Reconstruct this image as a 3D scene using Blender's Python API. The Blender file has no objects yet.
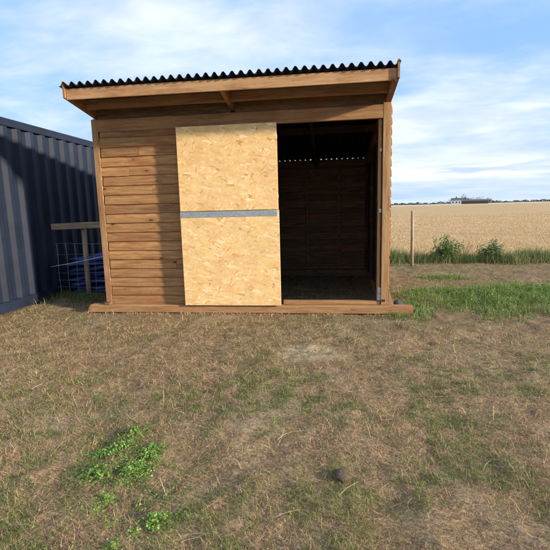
import bpy, math, random
import numpy as np
from mathutils import Vector, Matrix
random.seed(7)
RNG = np.random.default_rng(11)
SC = bpy.context.scene
COL = SC.collection

# ------------------------------------------------------------------ camera
F, CAM = 429.96, Vector((2.9596, -5.3195, 1.311))
YAW, PITCH, ROLL = 0.1293, -0.1555, -0.0255
fw = Vector((-math.sin(YAW)*math.cos(PITCH), math.cos(YAW)*math.cos(PITCH), math.sin(PITCH)))
r0 = Vector((math.cos(YAW), math.sin(YAW), 0)); u0 = r0.cross(fw)
rr = r0*math.cos(ROLL)+u0*math.sin(ROLL); uu = -r0*math.sin(ROLL)+u0*math.cos(ROLL)
cd = bpy.data.cameras.new('camera'); cam = bpy.data.objects.new('camera', cd); COL.objects.link(cam)
M = Matrix((rr, uu, -fw)).transposed().to_4x4(); M.translation = CAM
cam.matrix_world = M
cd.sensor_width = 36; cd.lens = F/550*36; cd.clip_start = 0.05; cd.clip_end = 6000
SC.camera = cam
SC.render.resolution_x = 1024; SC.render.resolution_y = 1024

# ------------------------------------------------------------------ light
EL, AZ = 16.0, 73.0     # elevation; angle from the front wall's normal towards the right
sd = Vector((math.sin(math.radians(AZ))*math.cos(math.radians(EL)), -math.cos(math.radians(AZ))*math.cos(math.radians(EL)), math.sin(math.radians(EL))))
sl = bpy.data.lights.new('sun', 'SUN'); sl.energy = 4.8; sl.angle = math.radians(3.0); sl.color = (1.0, 0.86, 0.68)
so = bpy.data.objects.new('sun', sl); COL.objects.link(so); so.rotation_euler = sd.to_track_quat('Z', 'Y').to_euler()
so.location = sd*60

W = bpy.data.worlds.new('World'); SC.world = W; W.use_nodes = True
nt = W.node_tree; nt.nodes.clear()

class NT:
    """tiny node helper"""
    def __init__(s, t): s.t = t
    def n(s, typ, **kw):
        o = s.t.nodes.new(typ)
        for k, v in kw.items():
            if k == 'inp':
                for a, b in v.items():
                    if hasattr(b, 'is_output'): s.t.links.new(b, o.inputs[a])
                    else: o.inputs[a].default_value = b
            else: setattr(o, k, v)
        return o
    def math(s, op, a, b=0.0, c=None, clamp=False):
        o = s.n('ShaderNodeMath', operation=op, use_clamp=clamp)
        for i, v in enumerate((a, b) + ((c,) if c is not None else ())):
            if hasattr(v, 'is_output'): s.t.links.new(v, o.inputs[i])
            else: o.inputs[i].default_value = v
        return o.outputs[0]
    def mix(s, f, a, b, mode='MIX'):
        o = s.n('ShaderNodeMix', data_type='RGBA', blend_type=mode, clamp_factor=True)
        for i, v in ((0, f), (6, a), (7, b)):
            if hasattr(v, 'is_output'): s.t.links.new(v, o.inputs[i])
            else: o.inputs[i].default_value = (*v, 1) if isinstance(v, tuple) and len(v) == 3 else v
        return o.outputs[2]
    def noise(s, vec, scale, detail=4, rough=.55, dist=0.0, out=0):
        o = s.n('ShaderNodeTexNoise', inp={'Scale': scale, 'Detail': detail, 'Roughness': rough, 'Distortion': dist})
        if vec is not None: s.t.links.new(vec, o.inputs['Vector'])
        return o.outputs[out]
    def voro(s, vec, scale, feature='F1', out='Color', rnd=1.0):
        o = s.n('ShaderNodeTexVoronoi', feature=feature, inp={'Scale': scale, 'Randomness': rnd})
        s.t.links.new(vec, o.inputs['Vector'])
        return o.outputs[out]
    def map(s, vec, scale=(1, 1, 1), rot=(0, 0, 0), loc=(0, 0, 0)):
        return s.n('ShaderNodeMapping', inp={'Vector': vec, 'Scale': scale, 'Rotation': rot, 'Location': loc}).outputs[0]
    def ramp(s, f, stops, interp='LINEAR'):
        o = s.n('ShaderNodeValToRGB'); cr = o.color_ramp; cr.interpolation = interp
        while len(cr.elements) < len(stops): cr.elements.new(.5)
        for e, (p, c) in zip(cr.elements, stops):
            e.position = p; e.color = (*c, 1) if not isinstance(c, (int, float)) else (c, c, c, 1)
        s.t.links.new(f, o.inputs[0])
        return o.outputs[0]
    def maprange(s, v, a, b, c=0.0, d=1.0, smooth=True):
        return s.n('ShaderNodeMapRange', interpolation_type='SMOOTHSTEP' if smooth else 'LINEAR', inp={0: v, 1: a, 2: b, 3: c, 4: d}).outputs[0]
    def vadd(s, a, b):
        return s.n('ShaderNodeVectorMath', operation='ADD', inp={0: a, 1: b}).outputs[0]
    def vscale(s, a, k):
        return s.n('ShaderNodeVectorMath', operation='SCALE', inp={0: a, 'Scale': k}).outputs[0]
    def comb(s, x, y, z):
        return s.n('ShaderNodeCombineXYZ', inp={0: x, 1: y, 2: z}).outputs[0]

# world: Nishita sky with real-direction cloud cover (seen the same from anywhere)
k = NT(nt)
sky = k.n('ShaderNodeTexSky', sky_type='NISHITA', sun_disc=False, sun_elevation=math.radians(EL), sun_rotation=math.radians(180-AZ), altitude=0, air_density=1.0, dust_density=1.2, ozone_density=1.6)
tc = k.n('ShaderNodeTexCoord').outputs['Generated']
sep = k.n('ShaderNodeSeparateXYZ', inp={0: tc})
zz = k.math('MAXIMUM', sep.outputs[2], 0.0)
den = k.math('ADD', zz, 0.13)
px = k.math('DIVIDE', sep.outputs[0], den); py = k.math('DIVIDE', sep.outputs[1], den)
flat = k.comb(px, py, 0.0)
warp = k.noise(flat, 0.9, 3, .5, out=1)
fl2 = k.vadd(flat, k.vscale(warp, 0.55))
n1 = k.noise(k.map(fl2, (0.55, 0.75, 1), (0, 0, .25), (4.3, 1.2, 0)), 0.85, 6, .52)
n2 = k.noise(k.map(fl2, (0.9, 1.5, 1), (0, 0, -.2), (1.3, 7.2, 0)), 1.6, 7, .6)
dn = k.math('ADD', k.math('MULTIPLY', n1, .78), k.math('MULTIPLY', n2, .22))
cover = k.maprange(dn, .345, .555)
shade = k.maprange(k.noise(k.map(fl2, (1, 1.6, 1), loc=(9, 3, 0)), 1.5, 4, .5), .35, .68)
cloudc = k.mix(shade, (5.1, 5.8, 7.1), (7.3, 7.6, 8.3))
# thin bright bank and grey-blue haze low over the horizon
band = k.math('MULTIPLY', k.maprange(sep.outputs[2], .035, .062), k.maprange(sep.outputs[2], .10, .070))
bandn = k.maprange(k.noise(k.map(tc, (5, 5, 60)), 1.3, 4, .5), .42, .60)
low = k.maprange(sep.outputs[2], .20, .02)
skyb = k.mix(.72, sky.outputs[0], (2.6, 4.7, 8.9))
c1 = k.mix(k.math('MULTIPLY', cover, .88), skyb, cloudc)
c2 = k.mix(k.math('MULTIPLY', low, .62), c1, (4.1, 5.2, 6.5))
c3 = k.mix(k.math('MULTIPLY', k.math('MULTIPLY', band, bandn), .8), c2, (7.4, 7.7, 8.0))
bg = k.n('ShaderNodeBackground', inp={'Color': c3, 'Strength': .085})
k.n('ShaderNodeOutputWorld', inp={'Surface': bg.outputs[0]})

SC.view_settings.view_transform = 'Standard'; SC.view_settings.look = 'None'
SC.view_settings.exposure = 0.85; SC.view_settings.gamma = 1; SC.view_settings.use_curve_mapping = False

# ------------------------------------------------------------------ materials
def mat(name, rough=.8, spec=.3, metal=0.0):
    m = bpy.data.materials.new(name); m.use_nodes = True
    kk = NT(m.node_tree); b = m.node_tree.nodes['Principled BSDF']
    b.inputs['Roughness'].default_value = rough; b.inputs['Metallic'].default_value = metal
    b.inputs['Specular IOR Level'].default_value = spec
    return m, kk, b
def link(kk, a, b): kk.t.links.new(a, b)
def bump(kk, b, h, dist=.004, st=.6):
    o = kk.n('ShaderNodeBump', inp={'Height': h, 'Distance': dist, 'Strength': st}); link(kk, o.outputs[0], b.inputs['Normal'])

def timber(name, base, dark, light, axis='x', grain=1.0, knots=.5, rough=.75, redden=(.26, .095, .04)):
    m, kk, b = mat(name, rough, .25)
    ob = kk.n('ShaderNodeTexCoord').outputs['Object']
    isl = kk.n('ShaderNodeNewGeometry').outputs['Random Per Island']
    off = kk.comb(kk.math('MULTIPLY', isl, 17.3), kk.math('MULTIPLY', isl, 9.1), kk.math('MULTIPLY', isl, 5.7))
    v = kk.vadd(ob, off)
    st = {'x': (1.6, 22, 22), 'y': (22, 1.6, 22), 'z': (22, 22, 1.6)}[axis]
    kn = {'x': (2.8, 6.8, 6.8), 'y': (6.5, 2.2, 6.5), 'z': (6.5, 6.5, 2.2)}[axis]
    wob = kk.vadd(v, kk.vscale(kk.noise(v, 3.0, 2, .5, out=1), .05))
    g = kk.noise(kk.map(wob, st), 1.5*grain, 6, .62, .6)
    fine = kk.noise(kk.map(wob, tuple(s*4 for s in st)), 1.6, 3, .6)
    col = kk.ramp(g, [(.28, dark), (.5, base), (.74, light)])
    col = kk.mix(kk.maprange(fine, .52, .75, 0, .45), col, dark)
    # whole-board difference
    col = kk.mix(.34, col, kk.ramp(isl, [(0, (.25, .24, .24)), (.35, (.8, .8, .8)), (.7, (1.1, 1.08, 1.0)), (1, (1.6, 1.5, 1.35))]), 'MULTIPLY')
    col = kk.mix(kk.maprange(kk.noise(v, 1.7, 3, .6), .52, .72, 0, .5), col, redden)
    kd = kk.voro(kk.map(wob, kn), 1.15, out='Distance')
    knm = kk.math('MULTIPLY', kk.maprange(kd, .16, .05), knots)
    col = kk.mix(knm, col, tuple(c*.30 for c in dark))
    kd2 = kk.voro(kk.map(wob, tuple(q*1.9 for q in kn), loc=(4, 2, 7)), 1.3, out='Distance')
    col = kk.mix(kk.math('MULTIPLY', kk.maprange(kd2, .11, .04), knots*.8), col, tuple(c*.45 for c in dark))
    ring = kk.math('MULTIPLY', kk.math('MULTIPLY', kk.maprange(kd, .36, .16), kk.maprange(kd, .10, .18)), knots*.45)
    col = kk.mix(ring, col, redden)
    link(kk, col, b.inputs['Base Color'])
    bump(kk, b, kk.math('ADD', g, kk.math('MULTIPLY', fine, .4)), .003, .55)
    return m

M_CLAD = timber('treated_cladding', (.325, .172, .068), (.175, .082, .032), (.44, .265, .12), 'x', 1.0, 1.0)
M_CLADY = timber('treated_cladding_side', (.325, .172, .068), (.175, .082, .032), (.44, .265, .12), 'y', 1.0, .8)
M_BEAM = timber('treated_beam', (.31, .170, .075), (.185, .092, .040), (.42, .26, .125), 'x', .8, .35)
M_FASCIA = timber('pale_fascia_timber', (.42, .245, .115), (.26, .135, .06), (.53, .34, .18), 'x', .8, .7)
M_BEAMY = timber('treated_rafter', (.28, .150, .066), (.17, .085, .037), (.38, .23, .11), 'y', .8, .35)
M_POST = timber('treated_post', (.35, .205, .095), (.22, .115, .05), (.46, .30, .15), 'z', .8, .4)
M_SKID = timber('weathered_skid', (.34, .19, .085), (.19, .10, .045), (.45, .28, .14), 'x', .9, .5)
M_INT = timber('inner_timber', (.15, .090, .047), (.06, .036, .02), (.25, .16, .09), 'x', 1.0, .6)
M_INSHADE = timber('shaded_inner_timber', (.05, .03, .02), (.025, .015, .01), (.08, .05, .03), 'y')  # timber colour darkened to hold the shade inside the shelter
M_GREY = timber('grey_weathered_wood', (.34, .26, .17), (.16, .12, .08), (.47, .38, .26), 'z', 1.2, .4, redden=(.2, .15, .1))
M_GREYX = timber('grey_weathered_rail', (.36, .27, .18), (.19, .14, .09), (.50, .40, .28), 'x', 1.2, .4, redden=(.2, .15, .1))

def osb():
    m, kk, b = mat('osb_board', .7, .3)
    ob = kk.n('ShaderNodeTexCoord').outputs['Object']
    p = kk.map(ob, (1, 0, 1))
    wob = kk.vadd(p, kk.vscale(kk.noise(p, 9, 3, .5, out=1), .035))
    cols = None
    stops = [(0, (.60, .31, .12)), (.03, (.72, .44, .18)), (.12, (.80, .54, .22)), (.5, (.84, .61, .275)), (.85, (.88, .67, .33)), (1, (.95, .82, .52))]
    for i, (rot, sc, lo) in enumerate([(.15, 9, 0), (1.2, 12, 3), (2.5, 10, 7), (.75, 20, 12), (-.2, 11, 19)]):
        q = kk.map(wob, (1, 1, 1), (0, rot, 0), (lo, 0, lo*.7))
        q = kk.map(q, (1.0, 1, 3.4))
        c = kk.voro(q, sc, out='Color')
        sx = kk.n('ShaderNodeSeparateColor', inp={0: c})
        ci = kk.ramp(sx.outputs[0], stops)
        # fine grain inside each strand
        gr = kk.noise(kk.map(q, (3, 1, 26)), 6, 3, .6)
        ci = kk.mix(kk.maprange(gr, .45, .75, 0, .22), ci, (.60, .40, .18))
        cols = ci if cols is None else kk.mix(kk.math('GREATER_THAN', sx.outputs[1], .52), cols, ci)
    big = kk.noise(p, 3.2, 5, .65)
    cols = kk.mix(kk.maprange(big, .42, .66, 0, .32), cols, (.60, .37, .16))
    cols = kk.mix(1.0, cols, (.93, .88, .84), 'MULTIPLY')
    link(kk, cols, b.inputs['Base Color'])
    bw = kk.n('ShaderNodeRGBToBW', inp={0: cols}).outputs[0]
    bump(kk, b, bw, .003, .5)
    return m
M_OSB = osb()

def plain(name, c, rough=.6, spec=.4, metal=0.0, var=.25, scale=14, bm=.001):
    m, kk, b = mat(name, rough, spec, metal)
    ob = kk.n('ShaderNodeTexCoord').outputs['Object']
    n = kk.noise(ob, scale, 5, .6)
    link(kk, kk.ramp(n, [(.3, tuple(x*(1-var) for x in c)), (.7, tuple(min(1, x*(1+var)) for x in c))]), b.inputs['Base Color'])
    bump(kk, b, n, bm, .5)
    return m
M_ZINC = plain('galvanised_steel', (.30, .35, .36), .5, .5, .35, .2, 30)
M_IRON = plain('galvanised_bolt', (.55, .58, .62), .45, .5, .5, .2, 60)
M_ROOF = plain('black_corrugated_bitumen', (.014, .015, .018), .75, .25, 0, .4, 40, .002)
M_NAVY = plain('navy_container_paint', (.010, .016, .032), .6, .22, 0, .3, 3)
M_BLUE = plain('blue_tarpaulin', (.05, .085, .27), .32, .5, 0, .3, 8, .004)
M_ROPE = plain('white_fence_rope', (.75, .76, .78), .6, .3, 0, .1)
M_WIRE = plain('galvanised_wire', (.42, .44, .46), .4, .5, .6, .15)
M_STONE = plain('dark_grey_stone', (.065, .068, .075), .85, .2, 0, .35, 25, .006)
M_CLOD = plain('dry_clod', (.11, .082, .058), .95, .1, 0, .5, 70, .012)
M_WHITE = plain('white_render', (.72, .72, .70), .8, .2)
M_SLATE = plain('slate_roof', (.10, .10, .11), .7, .3)
M_BRICK = plain('brown_barn', (.12, .085, .07), .85, .2)
M_GLASS = plain('dark_glass', (.02, .025, .03), .15, .6)

def leafmat(name, stops, rough=.6, trans=.35):
    """colour by per-leaf random value, stored per face corner"""
    m, kk, b = mat(name, rough, .25)
    a = kk.n('ShaderNodeAttribute', attribute_name='rnd').outputs['Fac']
    col = kk.ramp(a, stops)
    link(kk, col, b.inputs['Base Color'])
    tr = kk.n('ShaderNodeBsdfTranslucent', inp={'Color': col})
    mx = kk.n('ShaderNodeMixShader', inp={0: trans, 1: b.outputs[0], 2: tr.outputs[0]})
    link(kk, mx.outputs[0], kk.t.nodes['Material Output'].inputs[0])
    return m
M_DRY = leafmat('dry_grass', [(0, (.10, .058, .028)), (.3, (.34, .22, .115)), (.65, (.58, .40, .22)), (.9, (.74, .56, .33)), (1, (.84, .70, .46))], .75, .2)
M_GRN = leafmat('green_grass', [(0, (.07, .11, .022)), (.4, (.13, .19, .042)), (.8, (.21, .27, .07)), (1, (.36, .37, .15))], .6, .35)
M_WEED = leafmat('weed_leaves', [(0, (.06, .12, .022)), (.5, (.13, .235, .045)), (.8, (.21, .32, .07)), (1, (.40, .43, .18))], .5, .35)
M_CLOVER = leafmat('clover_leaves', [(0, (.10, .19, .03)), (.5, (.20, .35, .065)), (.85, (.31, .47, .11)), (1, (.45, .58, .19))], .5, .35)
M_BUSH = leafmat('bush_leaves', [(0, (.07, .12, .04)), (.5, (.14, .21, .07)), (1, (.25, .32, .12))], .55, .3)
M_VERGE = leafmat('verge_grass', [(0, (.07, .11, .03)), (.5, (.13, .19, .055)), (.72, (.22, .25, .09)), (1, (.48, .40, .22))], .6, .35)
M_STUB = leafmat('stubble_straw', [(0, (.32, .215, .10)), (.5, (.54, .39, .20)), (1, (.72, .56, .33))], .7, .25)
M_FAR = leafmat('far_foliage', [(0, (.045, .06, .035)), (1, (.085, .10, .055))], .8, .1)
M_BARK = plain('bark', (.10, .08, .06), .9, .1)

def ground_mat():
    m, kk, b = mat('paddock_soil', .95, .1)
    ob = kk.n('ShaderNodeTexCoord').outputs['Object']
    big = kk.noise(ob, .9, 5, .6); mid = kk.noise(ob, 5, 6, .65); fine = kk.noise(ob, 55, 5, .7)
    str_ = kk.noise(kk.map(kk.vadd(ob, kk.vscale(kk.noise(ob, 6, 2, .5, out=1), .2)), (1, 3.5, 1)), 30, 5, .7)
    col = kk.ramp(mid, [(.3, (.12, .077, .045)), (.5, (.24, .158, .092)), (.7, (.38, .27, .165))])
    col = kk.mix(kk.maprange(str_, .46, .66, 0, .8), col, (.46, .35, .20))
    col = kk.mix(kk.maprange(kk.noise(ob, 2.3, 6, .7), .52, .66, 0, .45), col, (.10, .115, .04))
    col = kk.mix(kk.maprange(fine, .40, .58, .6, 0), col, (.075, .05, .032))
    sp = kk.n('ShaderNodeSeparateXYZ', inp={0: ob})
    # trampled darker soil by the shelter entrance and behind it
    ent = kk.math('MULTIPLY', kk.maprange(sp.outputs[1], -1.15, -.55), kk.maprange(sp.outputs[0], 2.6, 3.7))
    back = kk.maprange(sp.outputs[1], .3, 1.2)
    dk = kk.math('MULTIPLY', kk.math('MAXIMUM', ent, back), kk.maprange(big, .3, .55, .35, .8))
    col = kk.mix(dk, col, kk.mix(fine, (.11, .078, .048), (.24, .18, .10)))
    # bare pale dust
    spot = kk.n('ShaderNodeVectorMath', operation='LENGTH', inp={0: kk.map(kk.vadd(ob, kk.vscale(kk.noise(ob, 6, 4, .7, out=1), .35)), (1, 1.6, 0), loc=(-2.96, 2.22, 0))})
    pale = kk.maprange(spot.outputs['Value'], .45, .12, 0, .75)
    col = kk.mix(pale, col, (.46, .38, .27))
    dust = kk.math('MULTIPLY', kk.maprange(big, .56, .68), .55)
    col = kk.mix(dust, col, (.34, .26, .18))
    link(kk, col, b.inputs['Base Color'])
    bump(kk, b, kk.math('ADD', kk.math('MULTIPLY', fine, .6), mid), .03, .7)
    return m
M_GROUND = ground_mat()

def field_mat():
    m, kk, b = mat('stubble_field', .9, .1)
    ob = kk.n('ShaderNodeTexCoord').outputs['Object']
    sp = kk.n('ShaderNodeSeparateXYZ', inp={0: ob})
    fine = kk.noise(kk.map(ob, (1, 1.4, 1)), 9, 6, .75)
    mid = kk.noise(kk.map(ob, (.35, 1.6, 1), (0, 0, .12)), .55, 5, .6)
    col = kk.ramp(fine, [(.33, (.29, .19, .09)), (.5, (.47, .33, .165)), (.66, (.62, .47, .26))])
    col = kk.mix(kk.maprange(mid, .45, .66, 0, .40), col, (.33, .235, .12))
    col = kk.mix(kk.maprange(kk.noise(kk.map(ob, (.5, 1.2, 1), loc=(3, 8, 0)), .30, 4, .6), .60, .70, 0, .5), col, (.22, .23, .09))
    col = kk.mix(kk.maprange(kk.noise(kk.map(ob, (.06, 2.2, 1), (0, 0, .05)), 1.0, 4, .6), .42, .64, 0, .30), col, (.30, .205, .10))
    # tramlines: pairs of flattened wheel tracks running away across the field
    rot = kk.map(ob, (1, 1, 1), (0, 0, .62))
    s2 = kk.n('ShaderNodeSeparateXYZ', inp={0: kk.vadd(rot, kk.vscale(kk.noise(ob, .05, 2, .5, out=1), 2.0))})
    tr = kk.math('PINGPONG', s2.outputs[1], 12.0)
    tl = kk.maprange(kk.math('ABSOLUTE', kk.math('SUBTRACT', tr, 6.0)), .75, .3)
    col = kk.mix(kk.math('MULTIPLY', tl, .35), col, (.27, .19, .10))
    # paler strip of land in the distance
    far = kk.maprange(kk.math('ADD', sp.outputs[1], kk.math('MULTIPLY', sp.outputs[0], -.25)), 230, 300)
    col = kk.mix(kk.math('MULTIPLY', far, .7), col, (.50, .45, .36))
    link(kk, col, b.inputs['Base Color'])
    bump(kk, b, fine, .05, .8)
    return m
M_FIELD = field_mat()

# ------------------------------------------------------------------ mesh helpers
class MB:
    def __init__(s): s.v = []; s.f = []
    def add(s, vs, fs):
        o = len(s.v); s.v += [tuple(v) for v in vs]; s.f += [tuple(i+o for i in f) for f in fs]; return s
    def prism(s, prof, p0, p1, ux, uy, segs=1, warp=None):
        """profile [(a,b)] extruded from p0 to p1; a along ux, b along uy"""
        p0, p1, ux, uy = map(Vector, (p0, p1, ux, uy)); n = len(prof); vs = []; fs = []
        for i in range(segs+1):
            t = i/segs; c = p0.lerp(p1, t); w = warp(t) if warp else Vector((0, 0, 0))
            vs += [c + ux*a + uy*b + w for a, b in prof]
        for i in range(segs):
            for j in range(n):
                j2 = (j+1) % n
                fs.append((i*n+j, i*n+j2, (i+1)*n+j2, (i+1)*n+j))
        fs.append(tuple(range(n-1, -1, -1))); fs.append(tuple(segs*n+j for j in range(n)))
        return s.add(vs, fs)
    def beam(s, p0, p1, w, h, up=(0, 0, 1), ch=.004, segs=1, jit=0.0):
        """rectangular bar with eased edges: w sideways, h along up"""
        p0, p1, up = Vector(p0), Vector(p1), Vector(up); d = (p1-p0).normalized()
        side = d.cross(up).normalized(); up = side.cross(d).normalized()
        a, b = w/2, h/2; c = min(ch, a*.5, b*.5)
        prof = [(-a+c, -b), (a-c, -b), (a, -b+c), (a, b-c), (a-c, b), (-a+c, b), (-a, b-c), (-a, -b+c)]
        wp = None
        if jit:
            ph = random.random()*9
            wp = lambda t: up*(jit*math.sin(ph+t*5.1)) + side*(jit*.6*math.sin(ph*2+t*7.3))
        return s.prism(prof, p0, p1, side, up, segs, wp)
    def box(s, x0, x1, y0, y1, z0, z1, ch=.003):
        return s.beam(((x0+x1)/2, (y0+y1)/2, z0), ((x0+x1)/2, (y0+y1)/2, z1), abs(x1-x0), abs(y1-y0), (0, 1, 0), ch)
    def tube(s, pts, rad, n=6, cap=True):
        pts = [Vector(p) for p in pts]; rs = rad if isinstance(rad, (list, tuple)) else [rad]*len(pts)
        vs = []; fs = []
        for i, p in enumerate(pts):
            d = (pts[min(i+1, len(pts)-1)]-pts[max(i-1, 0)]).normalized()
            a = d.orthogonal().normalized() if abs(d.z) > .95 else d.cross(Vector((0, 0, 1))).normalized()
            b = d.cross(a)
            vs += [p + (a*math.cos(2*math.pi*q/n)+b*math.sin(2*math.pi*q/n))*rs[i] for q in range(n)]
        for i in range(len(pts)-1):
            for q in range(n): fs.append((i*n+q, i*n+(q+1) % n, (i+1)*n+(q+1) % n, (i+1)*n+q))
        if cap: fs.append(tuple(range(n-1, -1, -1))); fs.append(tuple((len(pts)-1)*n+q for q in range(n)))
        return s.add(vs, fs)
    def build(s, name, m, parent=None, smooth=False):
        off = Vector((0, 0, 0))
        if parent is not None:
            q = parent
            while q is not None: off += q.location; q = q.parent
        me = bpy.data.meshes.new(name)
        me.from_pydata([tuple(Vector(v)-off) for v in s.v], [], s.f); me.update()
        if smooth: me.polygons.foreach_set('use_smooth', [True]*len(me.polygons))
        o = bpy.data.objects.new(name, me); COL.objects.link(o); me.materials.append(m)
        if parent is not None: o.parent = parent
        import bmesh
        bm = bmesh.new(); bm.from_mesh(me); bmesh.ops.recalc_face_normals(bm, faces=bm.faces); bm.to_mesh(me); bm.free()
        return o
def tag(o, label=None, cat=None, group=None, kind=None):
    for a, b in (('label', label), ('category', cat), ('group', group), ('kind', kind)):
        if b: o[a] = b
    return o
def empty(name, loc):
    o = bpy.data.objects.new(name, None); COL.objects.link(o); o.location = loc; o.empty_display_size = .2; return o

# fast numpy value noise
def vnoise(x, y, seed=0):
    xi = np.floor(x).astype(np.int64); yi = np.floor(y).astype(np.int64); fx = x-xi; fy = y-yi
    fx = fx*fx*(3-2*fx); fy = fy*fy*(3-2*fy)
    def h(a, b):
        n = (a*374761393 + b*668265263 + seed*1442695041) & 0xffffffff
        n = ((n ^ (n >> 13))*1274126177) & 0xffffffff
        return ((n ^ (n >> 16)) & 0xffff)/65535.0
    return (h(xi, yi)*(1-fx)+h(xi+1, yi)*fx)*(1-fy) + (h(xi, yi+1)*(1-fx)+h(xi+1, yi+1)*fx)*fy
def fbm(x, y, seed=0, oct=4, rough=.5):
    t = 0; a = 1; s = 0
    for i in range(oct):
        t = t+a*vnoise(x*2**i+i*17.3, y*2**i+i*5.1, seed+i); s += a; a *= rough
    return t/s
def gz(x, y):
    """height of the paddock"""
    h = (fbm(x*.8, y*.8, 3, 2)-.5)*.05 + (fbm(x*5, y*5, 5, 4, .6)-.5)*.046 + (fbm(x*18, y*18, 9, 3, .6)-.5)*.020
    near = np.clip((np.abs(y+.05)-.1)/.6, 0, 1); inx = (x > -.5) & (x < 4.2) & (y < 3.2)
    return np.where(inx, h*(.25+.75*near)-.012*(1-near), h) - .004

def strips(name, m, P, az, ln, wd, el0, curl, rnd, seg=3, parent=None, tip=.25):
    """blades: P (n,3) roots, az heading, ln length, wd width, el0 starting elevation, curl change of elevation along it"""
    n = len(P); V = np.zeros((n, (seg+1)*2, 3)); pos = P.copy(); el = el0.copy()
    sx = -np.sin(az+RNG.normal(0, .5, n)); sy = np.cos(az+RNG.normal(0, .5, n))
    for i in range(seg+1):
        t = i/seg; w = wd*(1-(1-tip)*t**1.5)/2
        V[:, 2*i, 0] = pos[:, 0]-sx*w; V[:, 2*i, 1] = pos[:, 1]-sy*w; V[:, 2*i, 2] = pos[:, 2]
        V[:, 2*i+1, 0] = pos[:, 0]+sx*w; V[:, 2*i+1, 1] = pos[:, 1]+sy*w; V[:, 2*i+1, 2] = pos[:, 2]+w*.5
        st = ln/seg
        pos = pos + np.stack([np.cos(az)*np.cos(el)*st, np.sin(az)*np.cos(el)*st, np.sin(el)*st], 1)
        el = el+curl/seg; az = az+RNG.normal(0, .18, n)
    nv = (seg+1)*2
    base = (np.arange(n)*nv)[:, None, None]
    q = np.array([[2*i, 2*i+1, 2*i+3, 2*i+2] for i in range(seg)])[None]
    Fq = (base+q).reshape(-1, 4)
    return fastmesh(name, m, V.reshape(-1, 3), Fq, np.repeat(rnd, seg), parent)
def fastmesh(name, m, V, Fq, frnd, parent=None):
    if parent is not None:
        V = V-np.array(parent.location)
    me = bpy.data.meshes.new(name); nf = len(Fq)
    me.vertices.add(len(V)); me.vertices.foreach_set('co', V.astype(np.float32).ravel())
    me.loops.add(nf*4); me.loops.foreach_set('vertex_index', Fq.astype(np.int32).ravel())
    me.polygons.add(nf); me.polygons.foreach_set('loop_start', (np.arange(nf)*4).astype(np.int32))
    me.update(calc_edges=True)
    at = me.attributes.new('rnd', 'FLOAT', 'FACE'); at.data.foreach_set('value', frnd.astype(np.float32))
    o = bpy.data.objects.new(name, me); COL.objects.link(o); me.materials.append(m)
    if parent is not None: o.parent = parent
    return o
def leaves(name, m, P, size, rnd, parent=None, flat=.5, asp=.7):
    """quad leaves centred on P with random facing"""
    n = len(P); nrm = RNG.normal(0, 1, (n, 3)); nrm[:, 2] = np.abs(nrm[:, 2])+flat*2; nrm /= np.linalg.norm(nrm, axis=1)[:, None]
    a = np.cross(nrm, RNG.normal(0, 1, (n, 3))); a /= np.linalg.norm(a, axis=1)[:, None]; b = np.cross(nrm, a)
    s = size[:, None]/2
    V = np.stack([P-a*s, P-b*s*asp+a*s*.1-nrm*s*.15, P+a*s-nrm*s*.1, P+b*s*asp+a*s*.1-nrm*s*.15], 1).reshape(-1, 3)
    return fastmesh(name, m, V, np.arange(n*4).reshape(-1, 4), rnd, parent)

# ------------------------------------------------------------------ ground
def sheet(name, m, x0, x1, y0, y1, step, zf, label=None):
    nx = int(round((x1-x0)/step))+1; ny = int(round((y1-y0)/step))+1
    X, Y = np.meshgrid(np.linspace(x0, x1, nx), np.linspace(y0, y1, ny))
    Z = zf(X, Y); V = np.stack([X, Y, Z], -1).reshape(-1, 3)
    i = np.arange((nx-1)*(ny-1)); r = i//(nx-1); c = i % (nx-1); a = r*nx+c
    Fq = np.stack([a, a+1, a+nx+1, a+nx], 1)
    o = fastmesh(name, m, V, Fq, np.zeros(len(Fq))); o.data.polygons.foreach_set('use_smooth', [True]*len(Fq))
    tag(o, label, kind='structure'); return o
sheet('ground', M_GROUND, -5, 10, -7.5, 5.0, .025, gz)
big = MB(); big.add([(-3000, -3000, -.09), (3000, -3000, -.09), (3000, 3000, -.09), (-3000, 3000, -.09)], [(0, 1, 2, 3)])
tag(big.build('terrain', M_GROUND), kind='structure')
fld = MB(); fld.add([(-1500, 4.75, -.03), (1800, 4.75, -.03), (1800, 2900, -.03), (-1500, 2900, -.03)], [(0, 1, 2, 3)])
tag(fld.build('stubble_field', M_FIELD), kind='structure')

# ------------------------------------------------------------------ field shelter
WD, DP = 3.66, 2.9
SLOPE = .165
def roofz(y): return 2.705 - SLOPE*(y+.52)       # underside of the sheet troughs
sh = empty('field_shelter', (WD/2, DP/2, 0))
tag(sh, 'wooden field shelter with lap boarded walls, black corrugated roof and open stable doorway', 'shed')
sloc = sh.location

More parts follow.
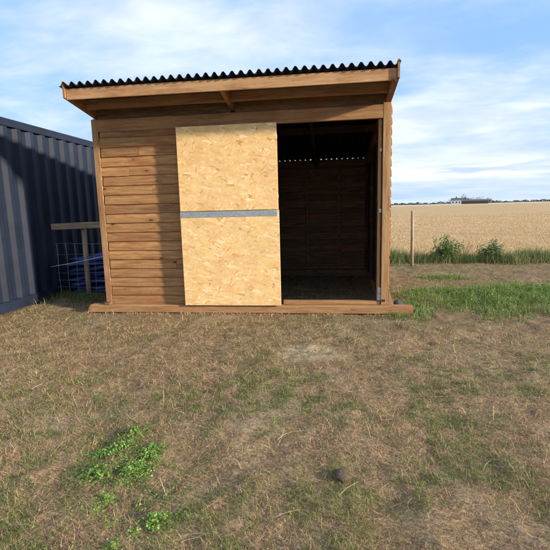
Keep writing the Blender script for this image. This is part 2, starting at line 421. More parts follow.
def lap(mb, p0, p1, out, z0, h, t0=.008, t1=.025, segs=10):
    """one lap board: thin at the top, thick rounded lower edge"""
    prof = [(0, -.012), (t1*.75, -.012), (t1, -.004), (t1, h*.25), (t1*.86, h*.55), (t0, h), (0, h)]
    a = random.random()*20; am = random.uniform(.001, .0034)
    wp = lambda t: Vector((0, 0, am*math.sin(a+t*random.uniform(5.6, 6.0)) + am*.6*math.sin(a*3+t*17)))
    mb.prism(prof, (p0[0], p0[1], z0), (p1[0], p1[1], z0), out, (0, 0, 1), segs, wp)
PIT = .1185
def lapwall(x0, x1, axis, at, out, ztop, ragged=.0):
    mb = MB(); z = .105; i = 0
    while z < ztop(.5)-.02:
        h = min(PIT, ztop(0)-z) if axis == 'x' else PIT
        a = x0+random.uniform(0, ragged); b = x1
        if axis == 'y':                       # follow the roof slope: shorten top boards
            while b > a+.1 and z+PIT > ztop(b)+.03: b -= .05
            lap(mb, (at, a), (at, b), out, z, h)
        else:
            # butt joints here and there
            if random.random() < .3 and x1-x0 > 1.5:
                j = random.uniform(a+.25, b-.3)
                lap(mb, (a, at), (j-.0015, at), out, z, h); lap(mb, (j+.0015, at), (b, at), out, z+.001, h)
            else: lap(mb, (a, at), (b, at), out, z, h)
        z += PIT
    return mb
fwl = lapwall(.075, 2.335, 'x', -.001, (0, -1, 0), lambda t: 2.31, .018)
o = fwl.build('front_wall', M_CLAD, sh)
o['label'] = 'sunlit front wall of horizontal lap boards left of the doorway'
sw = lapwall(.03, DP-.01, 'y', WD+.002, (1, 0, 0), lambda y: roofz(y)-.06)
sw.build('side_wall', M_CLADY, sh)
sw = lapwall(.03, DP-.01, 'y', -.002, (-1, 0, 0), lambda y: roofz(y)-.06)
sw.build('side_wall', M_CLADY, sh)
BZ = roofz(DP)-.012
bw = MB(); z = .105
while z < BZ-.03:
    h = min(PIT, BZ-.045-z)
    # inside faces with thin gaps between boards
    bw.beam((.01, DP+.010+.002*random.random(), z+h/2), (WD-.01, DP+.010, z+h/2), .018, h-.0005, ch=.003)
    bw.beam((.01, DP+.030, z+h/2+.06), (WD-.01, DP+.030, z+h/2+.06), .012, h-.001, ch=.002) if z < BZ-.30 else None
    z += PIT
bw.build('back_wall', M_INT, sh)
# dark lining added inside the side walls to stand in for interior shade
for x in (.0035, WD-.0035):
    ln_ = MB(); z = .106
    while z < 2.3:
        b_ = DP-.02
        while b_ > .3 and z+PIT > roofz(b_)-.02: b_ -= .05
        ln_.beam((x, .056, z+PIT/2), (x, b_, z+PIT/2), .006, PIT-.001, ch=.001); z += PIT
    ln_.build('shade_lining', M_INSHADE, sh)
# inner frame
def studs(): 
    for x in (.62, 1.30, 1.95, 2.54, 3.13):
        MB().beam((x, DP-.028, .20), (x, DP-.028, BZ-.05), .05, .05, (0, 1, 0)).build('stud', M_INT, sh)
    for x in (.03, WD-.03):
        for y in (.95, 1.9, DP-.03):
            MB().beam((x, y, .10), (x, y, roofz(y)-.06), .05, .05, (0, 1, 0)).build('stud', M_INSHADE, sh)
studs()
MB().beam((.06, DP-.029, .165), (WD-.06, DP-.029, .165), .055, .07).build('bottom_rail', M_INT, sh)
MB().beam((0.0, DP+.012, BZ-.030), (WD, DP+.012, BZ-.030), .052, .125).build('wall_plate', M_INT, sh)
MB().beam((.0, DP-.01, .05), (WD, DP-.01, .05), .11, .135).build('skid', M_INT, sh)
for x in (.0, WD):
    MB().beam((x, -.045, .045), (x, DP-.06, .045), .085, .10).build('skid', M_SKID, sh)
# front skid: long timber with one sawn-off nose at the left
sk = MB()
sk.prism([(-.048, 0), (.048, 0), (.052, .01), (.052, .088), (.046, .098), (-.046, .098), (-.052, .088), (-.052, .01)], (-.20, -.048, -.002), (3.95, -.048, -.004), (0, 1, 0), (0, 0, 1), 14, lambda t: Vector((0, .004*math.sin(t*4), .002*math.sin(t*9))))
sk.add([(-.25, -.10, .0), (-.25, .0, .0), (-.20, .004, -.002), (-.20, -.10, -.002), (-.235, -.085, .06), (-.235, -.01, .06), (-.2, .0, .096), (-.2, -.098, .096)], [(0, 1, 2, 3), (4, 5, 6, 7), (0, 1, 5, 4), (1, 2, 6, 5), (0, 3, 7, 4), (3, 2, 6, 7)])
o = sk.build('skid', M_SKID, sh); o['label'] = 'long front skid timber lying on the ground past both corners'
MB().box(2.37, 3.565, -.014, .055, .100, .140).build('door_sill', M_SKID, sh)
# header, posts, trims
MB().beam((.076, -.005, 2.375), (3.575, -.005, 2.375), .045, .15, segs=8, jit=.0015).build('header_beam', M_BEAM, sh)
MB().box(3.577, 3.663, -.030, .045, .100, 2.47).build('door_post', M_POST, sh)
MB().box(2.27, 2.325, .004, .075, .141, 2.298).build('door_post', M_POST, sh)
MB().box(3.528, 3.566, .012, .05, .142, 2.298).build('door_stop', M_POST, sh)
MB().box(-.006, .074, -.028, -.003, .100, 2.455).build('corner_trim', M_POST, sh)
MB().box(0.0, .05, .003, .055, .105, 2.46).build('corner_post', M_POST, sh)
# wedge gusset at the foot of the right post, dark plate beside it painting the shade of a hole
g = MB(); g.prism([(0, 0), (.062, 0), (.050, .03), (.012, .165), (0, .19)], (3.668, -.028, .097), (3.668, .012, .097), (1, 0, 0), (0, 0, 1))
g.build('gusset', M_POST, sh)
g = MB(); g.box(3.583, 3.625, -.034, -.0295, .135, .165, .001); g.build('foot_notch', plain('hole_shade', (.05, .02, .012)), sh)
# keep and bolt hardware on the doorway edge
def keep(z, h, w=.032):
    k0 = MB().box(3.552-w/2+.004, 3.552+w/2+.004, -.004, .010, z, z+h, .002).build('door_keep', M_IRON, sh)
    MB().tube([(3.556, -.006, z+h*.15), (3.556, -.006, z+h*.85)], .007, 8).build('bolt', M_IRON, k0)
keep(.150, .075, .040); keep(.232, .075, .036); keep(1.22, .045, .026); keep(1.93, .035, .022)
# roof sheet
rf = MB(); P0 = .0965; xs = np.arange(-.055, WD+.030, P0/12); ys = [-.56, 0.3, 1.2, 2.1, DP+.06]
A = .022
def crest(x): return 1+.10*math.sin(math.floor((x+.02)/P0+.25)*2.7)*math.sin(math.floor((x+.02)/P0+.25)*1.3)
vs = []
for s_ in (0, 1):
    for y in ys:
        for x in xs:
            ph = 2*math.pi*(x+.02)/P0; c = math.sin(ph); c = math.copysign(abs(c)**.85, c)
            vs.append((x, y + (.004*math.sin(x*9) if y < 0 else 0), roofz(y)+A+A*c*(crest(x) if c > 0 else 1)+s_*.0035+(.004 if int((x+.06)/.87) % 2 else 0)+.002*math.sin(x*3+1)))
n = len(xs); m_ = len(ys); fs = []
for s_ in (0, 1):
    for i in range(m_-1):
        for j in range(n-1):
            q = s_*m_*n+i*n+j; fs.append((q, q+1, q+n+1, q+n))
for j in range(n-1):
    for i in (0, m_-1):
        q = i*n+j; fs.append((q, q+1, q+1+m_*n, q+m_*n))
rf.add(vs, fs)
o = rf.build('roof', M_ROOF, sh, True); o['label'] = 'black corrugated sheet roof'
# rafters, purlins, fascia, barge boards
def rafter(x, w=.047):
    pr = [(-w/2, -.128), (w/2, -.128), (w/2, -.003), (-w/2, -.003)]
    MB().prism(pr, (x, -.52+.028, roofz(-.49)), (x, DP-.065, roofz(DP-.065)), (1, 0, 0), (0, 0, 1)).build('rafter', M_BEAMY, sh)
for x in (.028, 1.80, WD-.030): rafter(x)
for x in (.91, 2.72):
    pr = [(-.0235, -.128), (.0235, -.128), (.0235, -.003), (-.0235, -.003)]
    MB().prism(pr, (x, .06, roofz(.06)), (x, DP-.065, roofz(DP-.065)), (1, 0, 0), (0, 0, 1)).build('rafter', M_INSHADE, sh)
for (xa, xb) in ((.053, 1.775), (1.825, WD-.055)):
    MB().beam((xa, -.19, roofz(-.19)-.060), (xb, -.19, roofz(-.19)-.060), .045, .108, segs=4, jit=.001).build('purlin', M_BEAM, sh)
    MB().beam((xa, 1.1, roofz(1.1)-.055), (xb, 1.1, roofz(1.1)-.055), .045, .10).build('purlin', M_INSHADE, sh)
    # blocking board that closes the eave over the header
    MB().beam((xa, .035, (roofz(.03)+2.44)/2), (xb, .035, (roofz(.03)+2.44)/2), .02, roofz(.03)-2.44).build('eave_board', M_INT, sh)
MB().beam((.004, -.52+.013, 2.635), (WD-.012, -.52+.013, 2.635), .026, .122, segs=10, jit=.0015).build('fascia_board', M_FASCIA, sh)
for x, yy in ((WD+.004, 0), (-.012, 0)):
    pr = [(-.011, -.115), (.011, -.115), (.011, .062), (-.011, .062)]
    MB().prism(pr, (x, -.548, roofz(-.548)), (x, DP+.03, roofz(DP+.03)), (1, 0, 0), (0, 0, 1)).build('barge_board', M_BEAMY, sh)
# stable doors folded back against the wall
def door(x0, x1, z0, z1, tilt, label):
    # osb face, timber frame behind it
    d = MB().box(x0, x1, -.125, -.113, z0, z1, .0015).build('door', M_OSB, sh); d['label'] = label
    for (a, b, c, e) in ((x0+.004, x1-.004, z0+.004, z0+.09), (x0+.004, x1-.004, z1-.09, z1-.004)):
        MB().box(a, b, -.1125, -.066, c, e).build('door_rail', M_BEAM, d)
    for a in (x0+.004, x1-.094):
        MB().box(a, a+.09, -.1125, -.066, z0+.092, z1-.092).build('door_stile', M_POST, d)
    return d
up = door(1.122, 2.343, 1.292, 2.295, 0, 'upper half of the stable door, pale strand board, folded back')
lo = door(1.118, 2.352, .105, 1.284, 0, 'lower half of the stable door, pale strand board, folded back')
st = MB().box(1.118, 2.330, -.128, -.1255, 1.213, 1.283, .001).build('metal_strip', M_ZINC, lo)
for z in (.25, 1.10, 1.45, 2.15):
    h = MB().box(2.300, 2.338, -.060, -.005, z-.02, z+.02, .003).build('hinge', M_IRON, sh)
# offcut on the skid
MB().box(.0, .075, -.098, -.035, .097, .128, .004).build('timber_offcut', M_INT)
tag(bpy.data.objects['timber_offcut'], 'small dark wood offcut resting on the skid at the left wall corner', 'offcut')

# earth floor inside is part of the ground; bits of bedding on it
n = 5200
P = np.stack([RNG.uniform(.1, WD-.1, n), RNG.uniform(.1, DP-.1, n), np.zeros(n)], 1); P[:, 2] = gz(P[:, 0], P[:, 1])+.004
o = strips('bedding_straw', M_DRY, P, RNG.uniform(0, 6.28, n), RNG.uniform(.03, .10, n), RNG.uniform(.003, .006, n), RNG.normal(.1, .25, n), RNG.normal(-.2, .4, n), RNG.uniform(.1, .8, n))
tag(o, 'scattered bedding straw on the dark floor inside the shelter', 'straw', kind='stuff')

# ------------------------------------------------------------------ container beside the shelter
cx, cy0, cy1, ch_ = -1.30, -1.3, 4.76, 2.575
ct = empty('shipping_container', (cx-1.22, (cy0+cy1)/2, 0)); tag(ct, 'dark navy corrugated steel container standing left of the shelter', 'container')
def corr(x, sgn):
    mb = MB(); prof = []
    y = cy0+.08; pts = []
    pit = .262
    while y < cy1-.08:
        for dy, dx in ((0, 0), (.070, 0), (.131, -.036), (.201, -.036)):
            if y+dy < cy1-.08: pts.append((y+dy, dx))
        y += pit
    pts.append((cy1-.08, 0))
    vs = []; fs = []
    for yy, dx in pts: vs += [(x+sgn*(dx-.012), yy, .16), (x+sgn*(dx-.012), yy, ch_-.10)]
    for i in range(len(pts)-1): fs.append((2*i, 2*i+2, 2*i+3, 2*i+1))
    mb.add(vs, fs); return mb
corr(cx, 1).build('side_panel', M_NAVY, ct); corr(cx-2.44, -1).build('side_panel', M_NAVY, ct)
for x in (cx-.03, cx-2.41):
    MB().box(x-.03, x+.03, cy0+.09, cy1-.09, ch_-.10, ch_, .006).build('top_rail', M_NAVY, ct)
    MB().box(x-.03, x+.03, cy0+.09, cy1-.09, .02, .16, .006).build('bottom_rail', M_NAVY, ct)
    for y in (cy0+.045, cy1-.045): MB().box(x-.045, x+.045, y-.045, y+.045, 0, ch_+.003, .008).build('corner_post', M_NAVY, ct)
for y, s_ in ((cy0+.03, 'door_end'), (cy1-.03, 'rear_end')):
    MB().box(cx-2.35, cx-.09, y-.02, y+.02, .03, ch_-.01, .004).build('end_wall', M_NAVY, ct)
MB().box(cx-2.38, cx-.063, cy0+.095, cy1-.095, ch_-.045, ch_-.01, .004).build('roof', M_NAVY, ct)
for x in (-.35, -.95, -1.5, -2.1):
    MB().tube([(cx+x, cy0-.015, .1), (cx+x, cy0-.015, ch_-.08)], .017, 8).build('lock_rod', M_ZINC, ct)

# ------------------------------------------------------------------ paddock fence between container and shelter
fy = .87
fr = empty('wooden_fence', (-.65, fy, 0)); tag(fr, 'weathered post and rail fence between the container and the shelter', 'fence')
MB().tube([(-.80, fy+.03, -.05), (-.805, fy+.03, .5), (-.79, fy+.03, 1.13)], [.043, .041, .039], 10).build('post', M_GREY, fr, True)
MB().beam((-1.285, fy-.025, 1.105), (-.035, fy-.025, 1.125), .035, .095, segs=6, jit=.003).build('rail', M_GREYX, fr)
nt_ = MB()
def wire(mb, pts, r): mb.tube(pts, r, 5, True)
zs = [.06, .16, .27, .39, .52, .67, .84]
for z in zs:
    wire(nt_, [(x, fy-.018+.006*math.sin(x*7+z*5), z+.008*math.sin(x*5+z*9)) for x in np.linspace(-1.28, -.03, 12)], .0018)
for x in np.arange(-1.24, -.05, .15):
    wire(nt_, [(x+.006*math.sin(z*9+x*4), fy-.018, z) for z in zs], .0017)
tag(nt_.build('wire_netting', M_WIRE), 'square wire stock netting stretched below the fence rail beside the container', 'netting')
rp = MB(); rp.tube([(-1.285, .72, .50), (-1.0, .70, .545), (-.7, .70, .60), (-.4, .71, .655), (-.03, .73, .71)], .0045, 6)
tag(rp.build('electric_fence_rope', M_ROPE, None, True), 'white rope strung slanting across the wire netting', 'rope')

# pile of folded blue tarpaulin behind the netting
def tarp(i, z0, th, x0, x1, y0, y1):
    mb = MB(); nx, ny = 26, 14; vs = []; fs = []
    for sgn in (0, 1):
        for a in range(nx+1):
            for b in range(ny+1):
                u, v = a/nx, b/ny
                edge = 1-max(abs(2*u-1)**6, abs(2*v-1)**6)
                x = x0+(x1-x0)*u + .02*math.sin(v*9+i); y = y0+(y1-y0)*v + .03*math.sin(u*8+i*1.7)
                wv = .013*math.sin(u*7+i*2.1)+.010*math.sin(u*15+v*6+i)+.008*math.sin(v*13+i*3)
                vs.append((x, y, z0+th/2+wv+(th/2*edge**.5*(1 if sgn else -1)) + .05*u))
    N = (nx+1)*(ny+1)
    for sgn in (0, 1):
        for a in range(nx):
            for b in range(ny):
                q = sgn*N+a*(ny+1)+b; fs.append((q, q+1, q+ny+2, q+ny+1))
    for a in range(nx):
        for b in (0, ny):
            q = a*(ny+1)+b; fs.append((q, q+ny+1, q+ny+1+N, q+N))
    for b in range(ny):
        for a in (0, nx):
            q = a*(ny+1)+b; fs.append((q, q+1, q+1+N, q+N))
    mb.add(vs, fs)
    return mb
zt = .0
pile = ['bottom folded sheet of the blue tarpaulin pile', 'second folded blue tarpaulin from the bottom of the pile', 'third folded blue tarpaulin from the bottom of the pile', 'fourth folded blue tarpaulin from the bottom of the pile', 'fifth folded blue tarpaulin from the bottom of the pile', 'folded blue tarpaulin two below the topmost of the pile', 'folded blue tarpaulin next below the topmost of the pile', 'topmost folded blue tarpaulin of the pile behind the netting']
for i in range(8):
    th = random.uniform(.060, .078)
    o = tarp(i, zt, th, -1.24+random.uniform(0, .03), -.06-random.uniform(0, .05), 1.04+random.uniform(-.03, .04), 2.0+random.uniform(-.05, .05)).build('tarpaulin', M_BLUE, None, True)
    tag(o, pile[i], 'tarpaulin', 'folded blue tarpaulins piled behind the netting')
    zt += th*1.02

# ------------------------------------------------------------------ field fence behind
ff = empty('field_fence', (4.68, 4.12, 0)); tag(ff, 'wire fence on round wooden posts along the edge of the stubble field', 'fence')
def fpost(x, h, lean):
    pts = [(x, 4.12, -.06), (x+lean*.5, 4.12, h*.5), (x+lean, 4.12, h)]
    MB().tube(pts, [.036, .034, .032], 10).build('post', M_GREY, ff, True)
fpost(4.70, 1.17, -.015); fpost(8.35, 1.15, .02); fpost(1.1, 1.15, .01); fpost(-2.5, 1.15, .01)
for z in (.80, 1.05):
    MB().tube([(x, 4.065+.0, z-.02*math.sin((x-1.1)/3.6*math.pi)**2) for x in np.linspace(-2.5, 8.35, 31)], .0011, 4).build('fence_wire', M_WIRE, ff)

# ------------------------------------------------------------------ small stones and clods
def lump(name, m, c, r, label, cat):
    mb = MB(); nu, nv = 16, 10; vs = []; fs = []
    s0 = random.random()*10
    for j in range(nv+1):
        th = math.pi*j/nv
        for i in range(nu):
            ph = 2*math.pi*i/nu
            d = Vector((math.sin(th)*math.cos(ph), math.sin(th)*math.sin(ph), math.cos(th)))
            kx = 1+.22*math.sin(3*d.x+s0)+.16*math.sin(5*d.y+s0*2)+.10*math.sin(9*d.z+4*d.x+s0)+.09*math.sin(13*d.x+11*d.y)+.06*math.sin(23*d.z+19*d.x)
            vs.append((c[0]+d.x*r[0]*kx, c[1]+d.y*r[1]*kx, c[2]+d.z*r[2]*kx))
    for j in range(nv):
        for i in range(nu): fs.append((j*nu+i, j*nu+(i+1) % nu, (j+1)*nu+(i+1) % nu, (j+1)*nu+i))
    mb.add(vs, fs); return tag(mb.build(name, m, None, True), label, cat)
lump('stone', M_STONE, (3.83, .13, .03), (.09, .09, .07), 'dark grey stone tucked behind the right end of the skid', 'stone')
lump('dung', M_CLOD, (3.01, -3.37, .006), (.050, .036, .016), 'flat dried brown lump lying on the bare ground in the right foreground', 'dung')

# ------------------------------------------------------------------ grasses
def excl(P, inside=True):
    x, y = P[:, 0], P[:, 1]
    m = ~((x > -.27) & (x < 3.98) & (y > -.115) & (y < .02))
    if inside: m &= ~((x > -.06) & (x < WD+.06) & (y > -.10) & (y < DP+.06))
    m &= ~(x < cx+.02)
    return m
def scatter(x0, x1, y0, y1, dmax, ref, mask=None, pw=2.0):
    """density falls off away from the camera's standing place"""
    n = int((x1-x0)*(y1-y0)*dmax)
    P = np.stack([RNG.uniform(x0, x1, n), RNG.uniform(y0, y1, n)], 1)
    d = np.sqrt((P[:, 0]-CAM.x)**2+(P[:, 1]-CAM.y)**2+CAM.z**2)
    keepm = RNG.random(n) < np.minimum(1, (ref/d)**pw)
    if mask is not None: keepm &= RNG.random(n) < mask(P[:, 0], P[:, 1])
    P = P[keepm]; P = P[excl(P)]; d = np.sqrt((P[:, 0]-CAM.x)**2+(P[:, 1]-CAM.y)**2+CAM.z**2)
    return np.column_stack([P, gz(P[:, 0], P[:, 1])]), d
sm = lambda v, a, b: np.clip((v-a)/(b-a), 0, 1)
def inpatch(x, y):   # green weedy patch right of the shelter
    dx = (x-5.2)/1.55; dy = (y-.62-.22*(x-4.6))/.95
    r = np.sqrt(dx*dx+dy*dy)+(fbm(x*3, y*3, 31, 4, .6)-.5)*1.3
    r2 = np.sqrt(((x-4.95)/.42)**2+((y-2.55)/.30)**2)+(fbm(x*5, y*5, 37, 3)-.5)*1.2
    return np.maximum(sm(r, 1.15, .45), .8*sm(r2, 1.1, .5))*(.25+.75*sm(fbm(x*7, y*7, 39, 3), .34, .6))
# 1 thatch of dry dead grass, mostly lying
P, d = scatter(-2.5, 8, -4.4, 4.3, 30000, 2.3, lambda x, y: .12+.88*sm(fbm(x*2.6, y*2.6, 21, 4, .6), .34, .60)*(.25+.75*sm(fbm(x*15, y*15, 25, 3, .6), .38, .56)))
n = len(P); P[:, 2] += RNG.uniform(-.002, .004, n)
sc_ = np.clip(d/2.6, .8, 2.4)
tone = np.clip(RNG.beta(2.2, 2.2, n)*.75+.35*(fbm(P[:, 0]*1.5, P[:, 1]*1.5, 44, 3)-.35), 0, 1)
ln = np.where(RNG.random(n) < .15, RNG.gamma(3.2, .011, n), RNG.gamma(3, .0065, n))+.006
o = strips('dry_grass', M_DRY, P, RNG.uniform(0, 6.28, n), ln*np.clip(sc_, .8, 1.3), RNG.uniform(.0008, .0021, n)*sc_**.8, RNG.normal(.25, .35, n), RNG.normal(-.4, .6, n), tone, seg=2)
tag(o, 'dry trampled grass thatch over the paddock ground', 'grass', kind='stuff')
print('dry', n)
# long pale straws
P, d = scatter(-2, 7.5, -4.4, 3.8, 40, 3.0); n = len(P); P[:, 2] += .004
o = strips('straw', M_DRY, P, RNG.uniform(0, 6.28, n), RNG.uniform(.05, .14, n), RNG.uniform(.0016, .003, n)*np.clip(d/2.6, .8, 2), RNG.normal(.18, .15, n), RNG.normal(-.3, .2, n), RNG.uniform(.45, .9, n), seg=5, tip=.7)
tag(o, 'loose pale straws lying on the ground', 'straw', kind='stuff')
# 2 short living grass
def gm(x, y):
    m = sm(fbm(x*1.9, y*1.9, 61, 4, .6), .38, .62)*(.10+.90*sm(fbm(x*11, y*11, 65, 3, .6), .42, .58))
    near = np.where(y > 1.2, 1.0, .30+.70*sm(-y-.35*np.clip(2.9-x, 0, 3), .9, 2.4))
    return np.clip(m*near+.10, 0, 1)
P, d = scatter(-2.5, 8, -4.4, 4.3, 24000, 2.4, gm)
n = len(P); sc_ = np.clip(d/2.6, .8, 2.4)
o = strips('green_grass', M_GRN, P, RNG.uniform(0, 6.28, n), RNG.uniform(.010, .036, n), RNG.uniform(.0014, .0030, n)*sc_, RNG.normal(.95, .35, n), RNG.normal(-.9, .4, n), RNG.random(n))
tag(o, 'short living green grass growing through the thatch', 'grass', kind='stuff'); print('green', n)
# 3 weedy patch beside the shelter
def patch_leaves(n, x0, x1, y0, y1, fm, hmax, s0, s1):
    Q = np.stack([RNG.uniform(x0, x1, n), RNG.uniform(y0, y1, n)], 1)
    w = fm(Q[:, 0], Q[:, 1]); kp = RNG.random(n) < w; Q = Q[kp]; w = w[kp]; Q_ = Q[excl(Q)]; w = w[excl(Q)]
    h = RNG.uniform(.004, 1, len(Q_))*hmax*w*(.4+.9*fbm(Q_[:, 0]*4, Q_[:, 1]*4, 77, 2))
    P = np.column_stack([Q_, gz(Q_[:, 0], Q_[:, 1])+h])
    return P, RNG.uniform(s0, s1, len(P))
P, s = patch_leaves(52000, 3.6, 7.6, -.6, 3.0, inpatch, .09, .014, .034)
tag(leaves('green_weeds', M_WEED, P, s, RNG.random(len(P))), 'bright green low weeds growing beside the right end of the shelter', 'weeds', kind='stuff')
P, d = scatter(3.6, 7.6, -.6, 3.0, 3600, 9, inpatch); n = len(P)
tag(strips('weed_grass', M_WEED, P, RNG.uniform(0, 6.28, n), RNG.uniform(.05, .13, n), RNG.uniform(.003, .006, n), RNG.normal(1.2, .25, n), RNG.normal(-.9, .4, n), RNG.random(n)), 'lush grass blades among the green weeds by the shelter', 'grass', kind='stuff')
# 4 leafy weed clumps in the left foreground
def clump(spots, label, cnt, hh=.028):
    o = empty('leafy_weed', (spots[0][0], spots[0][1], 0)); tag(o, label, 'weed', 'leafy weed clumps in the foreground')
    Ps = []
    for (x, y, r, wgt) in spots:
        n = int(cnt*wgt*1.9); r *= 1.75; a = RNG.uniform(0, 6.28, n); q = np.abs(RNG.normal(0, .62, n))*r
        X = x+np.cos(a)*q; Y = y+np.sin(a)*q*.8
        ok = fbm(X*26, Y*26, 91, 3, .6) > RNG.uniform(.36, .56, n); X, Y, q = X[ok], Y[ok], q[ok]
        h = hh*RNG.uniform(.15, 1, len(X))*np.clip(1.2-q/(r*1.3), .15, 1)
        Ps.append(np.column_stack([X, Y, gz(X, Y)+h]))
    P = np.vstack(Ps); leaves('foliage', M_CLOVER, P, np.clip(RNG.gamma(4, .0024, len(P)), .004, .014), RNG.random(len(P)), o, flat=.8, asp=.9)
# pixel positions of the clumps measured in the photograph, turned into ground points
clump([(1.79, -3.05, .055, .8), (1.77, -3.19, .06, 1), (1.71, -3.26, .055, .9), (1.76, -3.45, .055, .8), (1.82, -3.41, .05, .6), (1.94, -3.43, .055, .9), (1.955, -3.27, .05, .9), (1.975, -3.21, .045, .6), (1.95, -3.36, .05, .8)], 'bright green ring of leafy weed around a bare spot in the left foreground', 800)
clump([(2.18, -3.78, .045, 1), (2.23, -3.70, .035, .8), (2.19, -3.73, .04, .8)], 'small green leafy weed near the bottom edge, in front of the larger ring', 450)
clump([(1.92, -3.62, .03, 1)], 'tiny leafy weed sprig between the ring and the bottom edge', 240)
clump([(2.09, -3.89, .022, 1)], 'tiny leafy weed sprig at the very bottom edge of the photo', 160)

# straggling leaves of the same weed among the grass around the clumps
n = 5200; Q = np.stack([RNG.normal(1.98, .19, n), RNG.normal(-3.48, .26, n)], 1)
Q = Q[(fbm(Q[:, 0]*9, Q[:, 1]*9, 95, 3, .6) > .50)]; n = len(Q)
P = np.column_stack([Q, gz(Q[:, 0], Q[:, 1])+RNG.uniform(.003, .018, n)])
tag(leaves('creeping_weed', M_CLOVER, P, np.clip(RNG.gamma(4, .0019, n), .003, .011), RNG.random(n)*.8, flat=.8, asp=.8), 'sparse creeping weed leaves straggling through the grass in the left foreground', 'weeds', kind='stuff')
# grass standing up against the front skid
n = 2600; Q = np.stack([RNG.uniform(-.3, 4.0, n), -.115-np.abs(RNG.normal(0, .022, n))], 1); Q = Q[fbm(Q[:, 0]*4, Q[:, 1]*4, 99, 3) > .44]; n = len(Q)
P = np.column_stack([Q, gz(Q[:, 0], Q[:, 1])])
tag(strips('skid_foot_grass', M_DRY, P, RNG.uniform(0, 6.28, n), RNG.uniform(.015, .05, n), RNG.uniform(.002, .004, n), RNG.normal(1.0, .3, n), RNG.normal(-.7, .4, n), RNG.random(n)), 'dry grass blades standing against the foot of the front skid', 'grass', kind='stuff')

# verge of long grass on the field edge, with dead pale stems at its foot
def vm(x, y): return sm(np.abs(y-4.75-(fbm(x*1.3, y*0, 7, 2)-.5)*.3), .55, .15)*(.45+.55*sm(fbm(x*2.2, y*2.2, 8, 3), .35, .6))
n0 = 90000; Q = np.stack([RNG.uniform(-3, 13, n0), RNG.uniform(4.1, 5.4, n0)], 1)
Q = Q[RNG.random(n0) < vm(Q[:, 0], Q[:, 1])]; n = len(Q); P = np.column_stack([Q, np.full(n, -.02)])
hh = RNG.uniform(.13, .36, n)*(.45+1.0*fbm(Q[:, 0]*1.6, Q[:, 1]*1.6, 12, 3))
o = strips('verge_grass', M_VERGE, P, RNG.uniform(0, 6.28, n), hh, RNG.uniform(.004, .009, n), RNG.normal(1.25, .22, n), RNG.normal(-.9, .5, n), np.where(Q[:, 1] < 4.36, RNG.uniform(.6, 1, n), RNG.beta(1.8, 3.2, n)), seg=4)
tag(o, 'long grass verge running along the edge of the stubble field', 'grass', kind='stuff')

# bushes on the verge
def bush(x, y, h, r, label, sparse=False):
    o = empty('bush', (x, y, 0)); tag(o, label, 'bush', 'scrubby bushes on the verge')
    st = MB(); Ps = []
    for i in range(26 if not sparse else 14):
        a = random.uniform(0, 6.28); q = random.uniform(.1, 1)*r; hh = h*random.uniform(.30, 1)*(1.05-.35*q/r)
        tip = Vector((x+math.cos(a)*q, y+math.sin(a)*q*.7, hh)); b0 = Vector((x+math.cos(a)*q*.2, y+math.sin(a)*q*.2, -.03))
        mid = b0.lerp(tip, .5)+Vector((random.uniform(-.03, .03), random.uniform(-.03, .03), .05))
        st.tube([b0, mid, tip], [.005, .0035, .0015], 5)
        for t in np.linspace(.25, 1, 9):
            c = b0.lerp(mid, t*2) if t < .5 else mid.lerp(tip, t*2-1)
            for _ in range(9 if not sparse else 4): Ps.append((c.x+random.gauss(0, .045), c.y+random.gauss(0, .04), c.z+random.gauss(0, .04)))
    st.build('stem', M_BARK, o)
    P = np.array(Ps); leaves('foliage', M_BUSH, P, RNG.uniform(.025, .06, len(P)), RNG.random(len(P)), o, flat=.3)
bush(5.55, 4.72, .70, .38, 'dark green scrubby bush right of the fence post on the field verge')
bush(6.50, 4.75, .52, .34, 'scrubby bush at the far right of the verge, half out of the photo')
# a dry dead weed with thin twigs beside the first bush
dw = MB()
for i in range(12):
    a = random.uniform(-.9, .9); L = random.uniform(.3, .55); b0 = Vector((5.95, 4.8, 0)); tp = b0+Vector((math.sin(a)*L*.7, random.uniform(-.1, .1), L*math.cos(a)*.95+.05))
    dw.tube([b0, b0.lerp(tp, .5)+Vector((0, 0, .04)), tp], [.004, .003, .0015], 4)
    for _ in range(4):
        c = b0.lerp(tp, random.uniform(.5, .95)); dw.tube([c, c+Vector((random.uniform(-.09, .09), random.uniform(-.04, .04), random.uniform(.02, .08)))], .0015, 4)
tag(dw.build('dead_weed', plain('dead_stem', (.20, .13, .08))), 'brown dead weed with bare twigs just right of the dark bush', 'weed')

# tufts round the fence foot at the left
n = 2600; Q = np.stack([RNG.uniform(-1.25, -.08, n), RNG.normal(.75, .22, n)], 1); Q = Q[(Q[:, 1] < 1.02) & (fbm(Q[:, 0]*5, Q[:, 1]*5, 2, 2) > .42)]
n = len(Q); P = np.column_stack([Q, gz(Q[:, 0], Q[:, 1])])
tag(strips('fence_foot_grass', M_VERGE, P, RNG.uniform(0, 6.28, n), RNG.uniform(.05, .17, n), RNG.uniform(.003, .006, n), RNG.normal(1.2, .25, n), RNG.normal(-.8, .4, n), RNG.beta(2, 2, n)), 'uncut grass tufts round the foot of the fence beside the container', 'grass', kind='stuff')

# stubble straws
n0 = 150000; yy = 4.95+45*RNG.random(n0)**2.3; xx = CAM.x+(yy-CAM.y)*RNG.uniform(-.25, .62, n0)
row = np.round(yy/.125)*.125+RNG.normal(0, .012, n0); P = np.column_stack([xx, row, np.full(n0, -.03)]); n = n0
dd = row-CAM.y
tag(strips('stubble', M_STUB, P, RNG.uniform(0, 6.28, n), RNG.uniform(.025, .075, n), RNG.uniform(.004, .009, n)*np.clip(dd/14, 1, 3), RNG.normal(.9, .5, n), RNG.normal(-.3, .3, n), RNG.random(n), seg=1, tip=.8), 'cut golden stubble standing across the field', 'stubble', kind='stuff')

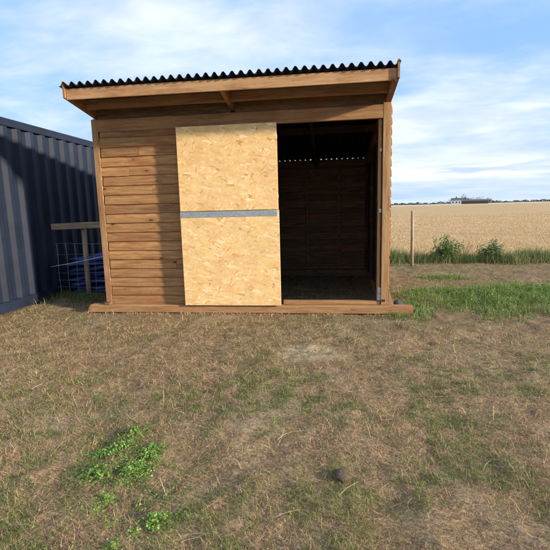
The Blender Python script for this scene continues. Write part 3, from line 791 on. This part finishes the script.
# ------------------------------------------------------------------ far farm and trees, by compass angle and distance
def far(deg, dist):
    a = math.radians(deg); dx = Vector((math.sin(a), math.cos(a), 0)); return CAM.x+dx.x*dist, CAM.y+dx.y*dist, dx
def ftree(px, dist, h, w, label, seed):
    x, y, _ = far(px, dist); o = empty('tree', (x, y, 0)); tag(o, label, 'tree', 'trees on the horizon')
    MB().tube([(x, y, -.5), (x, y, h*.6)], [h*.04, h*.02], 6).build('trunk', M_BARK, o)
    n = 700; a = RNG.normal(0, 1, (n, 3)); a /= np.linalg.norm(a, axis=1)[:, None]; rad = RNG.random(n)**.4
    lob = 1+.35*np.sin(a[:, 0]*4+seed)+.25*np.sin(a[:, 2]*5+seed*2)
    P = np.column_stack([x+a[:, 0]*rad*w/2*lob, y+a[:, 1]*rad*w/2*lob, h*.58+a[:, 2]*rad*h*.40*lob])
    leaves('crown', M_FAR, P, RNG.uniform(.4, 1.0, n)*h*.10, RNG.random(n), o)
x, y, dx = far(15.39, 480); s = Vector((-dx.y, dx.x, 0))*-1
hs = empty('farmhouse', (x, y, 0)); tag(hs, 'small white farmhouse far away on the horizon', 'house')
c = Vector((x, y, 0))
def blk(c, along, dep, L, D_, z0, z1):
    mb = MB(); mb.beam(c-along*L/2+Vector((0, 0, (z0+z1)/2)), c+along*L/2+Vector((0, 0, (z0+z1)/2)), D_, z1-z0, ch=.02); return mb
def gable(c, along, dep, L, D_, z0, h):
    mb = MB(); mb.prism([(-D_/2, 0), (D_/2, 0), (0, h)], c-along*L/2+Vector((0, 0, z0)), c+along*L/2+Vector((0, 0, z0)), dep, (0, 0, 1)); return mb
blk(c, s, dx, 9.5, 7, -1, 3.9).build('wall', M_WHITE, hs)
r_ = gable(c, s, dx, 10.2, 8, 3.92, 2.4).build('roof', M_SLATE, hs)
MB().box(x-.5, x+.5, y-.5, y+.5, 5, 7.6).build('chimney', M_BRICK, r_)
for q in (-3, 0.2, 3.1):
    blk(c+s*q-dx*3.53, s, dx, 1.3, .1, 1.2, 2.6).build('window', M_GLASS, hs)
x, y, dx = far(17.39, 500); s = Vector((-dx.y, dx.x, 0))*-1; c = Vector((x, y, 0))
bn = empty('barn', (x, y, 0)); tag(bn, 'long low brown barn right of the white farmhouse on the horizon', 'barn')
blk(c, s, dx, 26, 9, -1, 3.0).build('wall', M_BRICK, bn); gable(c, s, dx, 27, 10, 3.02, 1.6).build('roof', M_SLATE, bn)
sp_ = [(14.95, 500, 6.5, 6, 'small dark tree just left of the white farmhouse'), (16.21, 515, 9.4, 9, 'tallest dark tree on the horizon, between farmhouse and barn'), (16.66, 520, 8.0, 9, 'dark round tree behind the left end of the barn'), (17.73, 530, 7.6, 13, 'dark tree behind the middle of the long barn'), (18.83, 530, 6.6, 9, 'dark tree past the right end of the long barn')]
for i, (p_, ds, h, w, lb) in enumerate(sp_): ftree(p_, ds, h, w, lb, i*1.7)
# distant wood: one low mass along the skyline
Ps = []
for px_ in np.arange(150, 620, .30):
    x, y, _ = far((px_-335)*.128, 900+60*math.sin(px_*.1)); hgt = 2.6+1.4*math.sin(px_*.23)*math.sin(px_*.061)+1.2*math.sin(px_*.9)
    for _ in range(7): Ps.append((x+random.gauss(0, 1.2), y+random.gauss(0, 5), random.uniform(0, 1)*hgt))
P = np.array(Ps)
tag(leaves('distant_wood', M_FAR, P, RNG.uniform(1.4, 2.8, len(P)), RNG.random(len(P)), flat=0), 'far line of hedges and woods along the skyline', 'wood', kind='stuff')
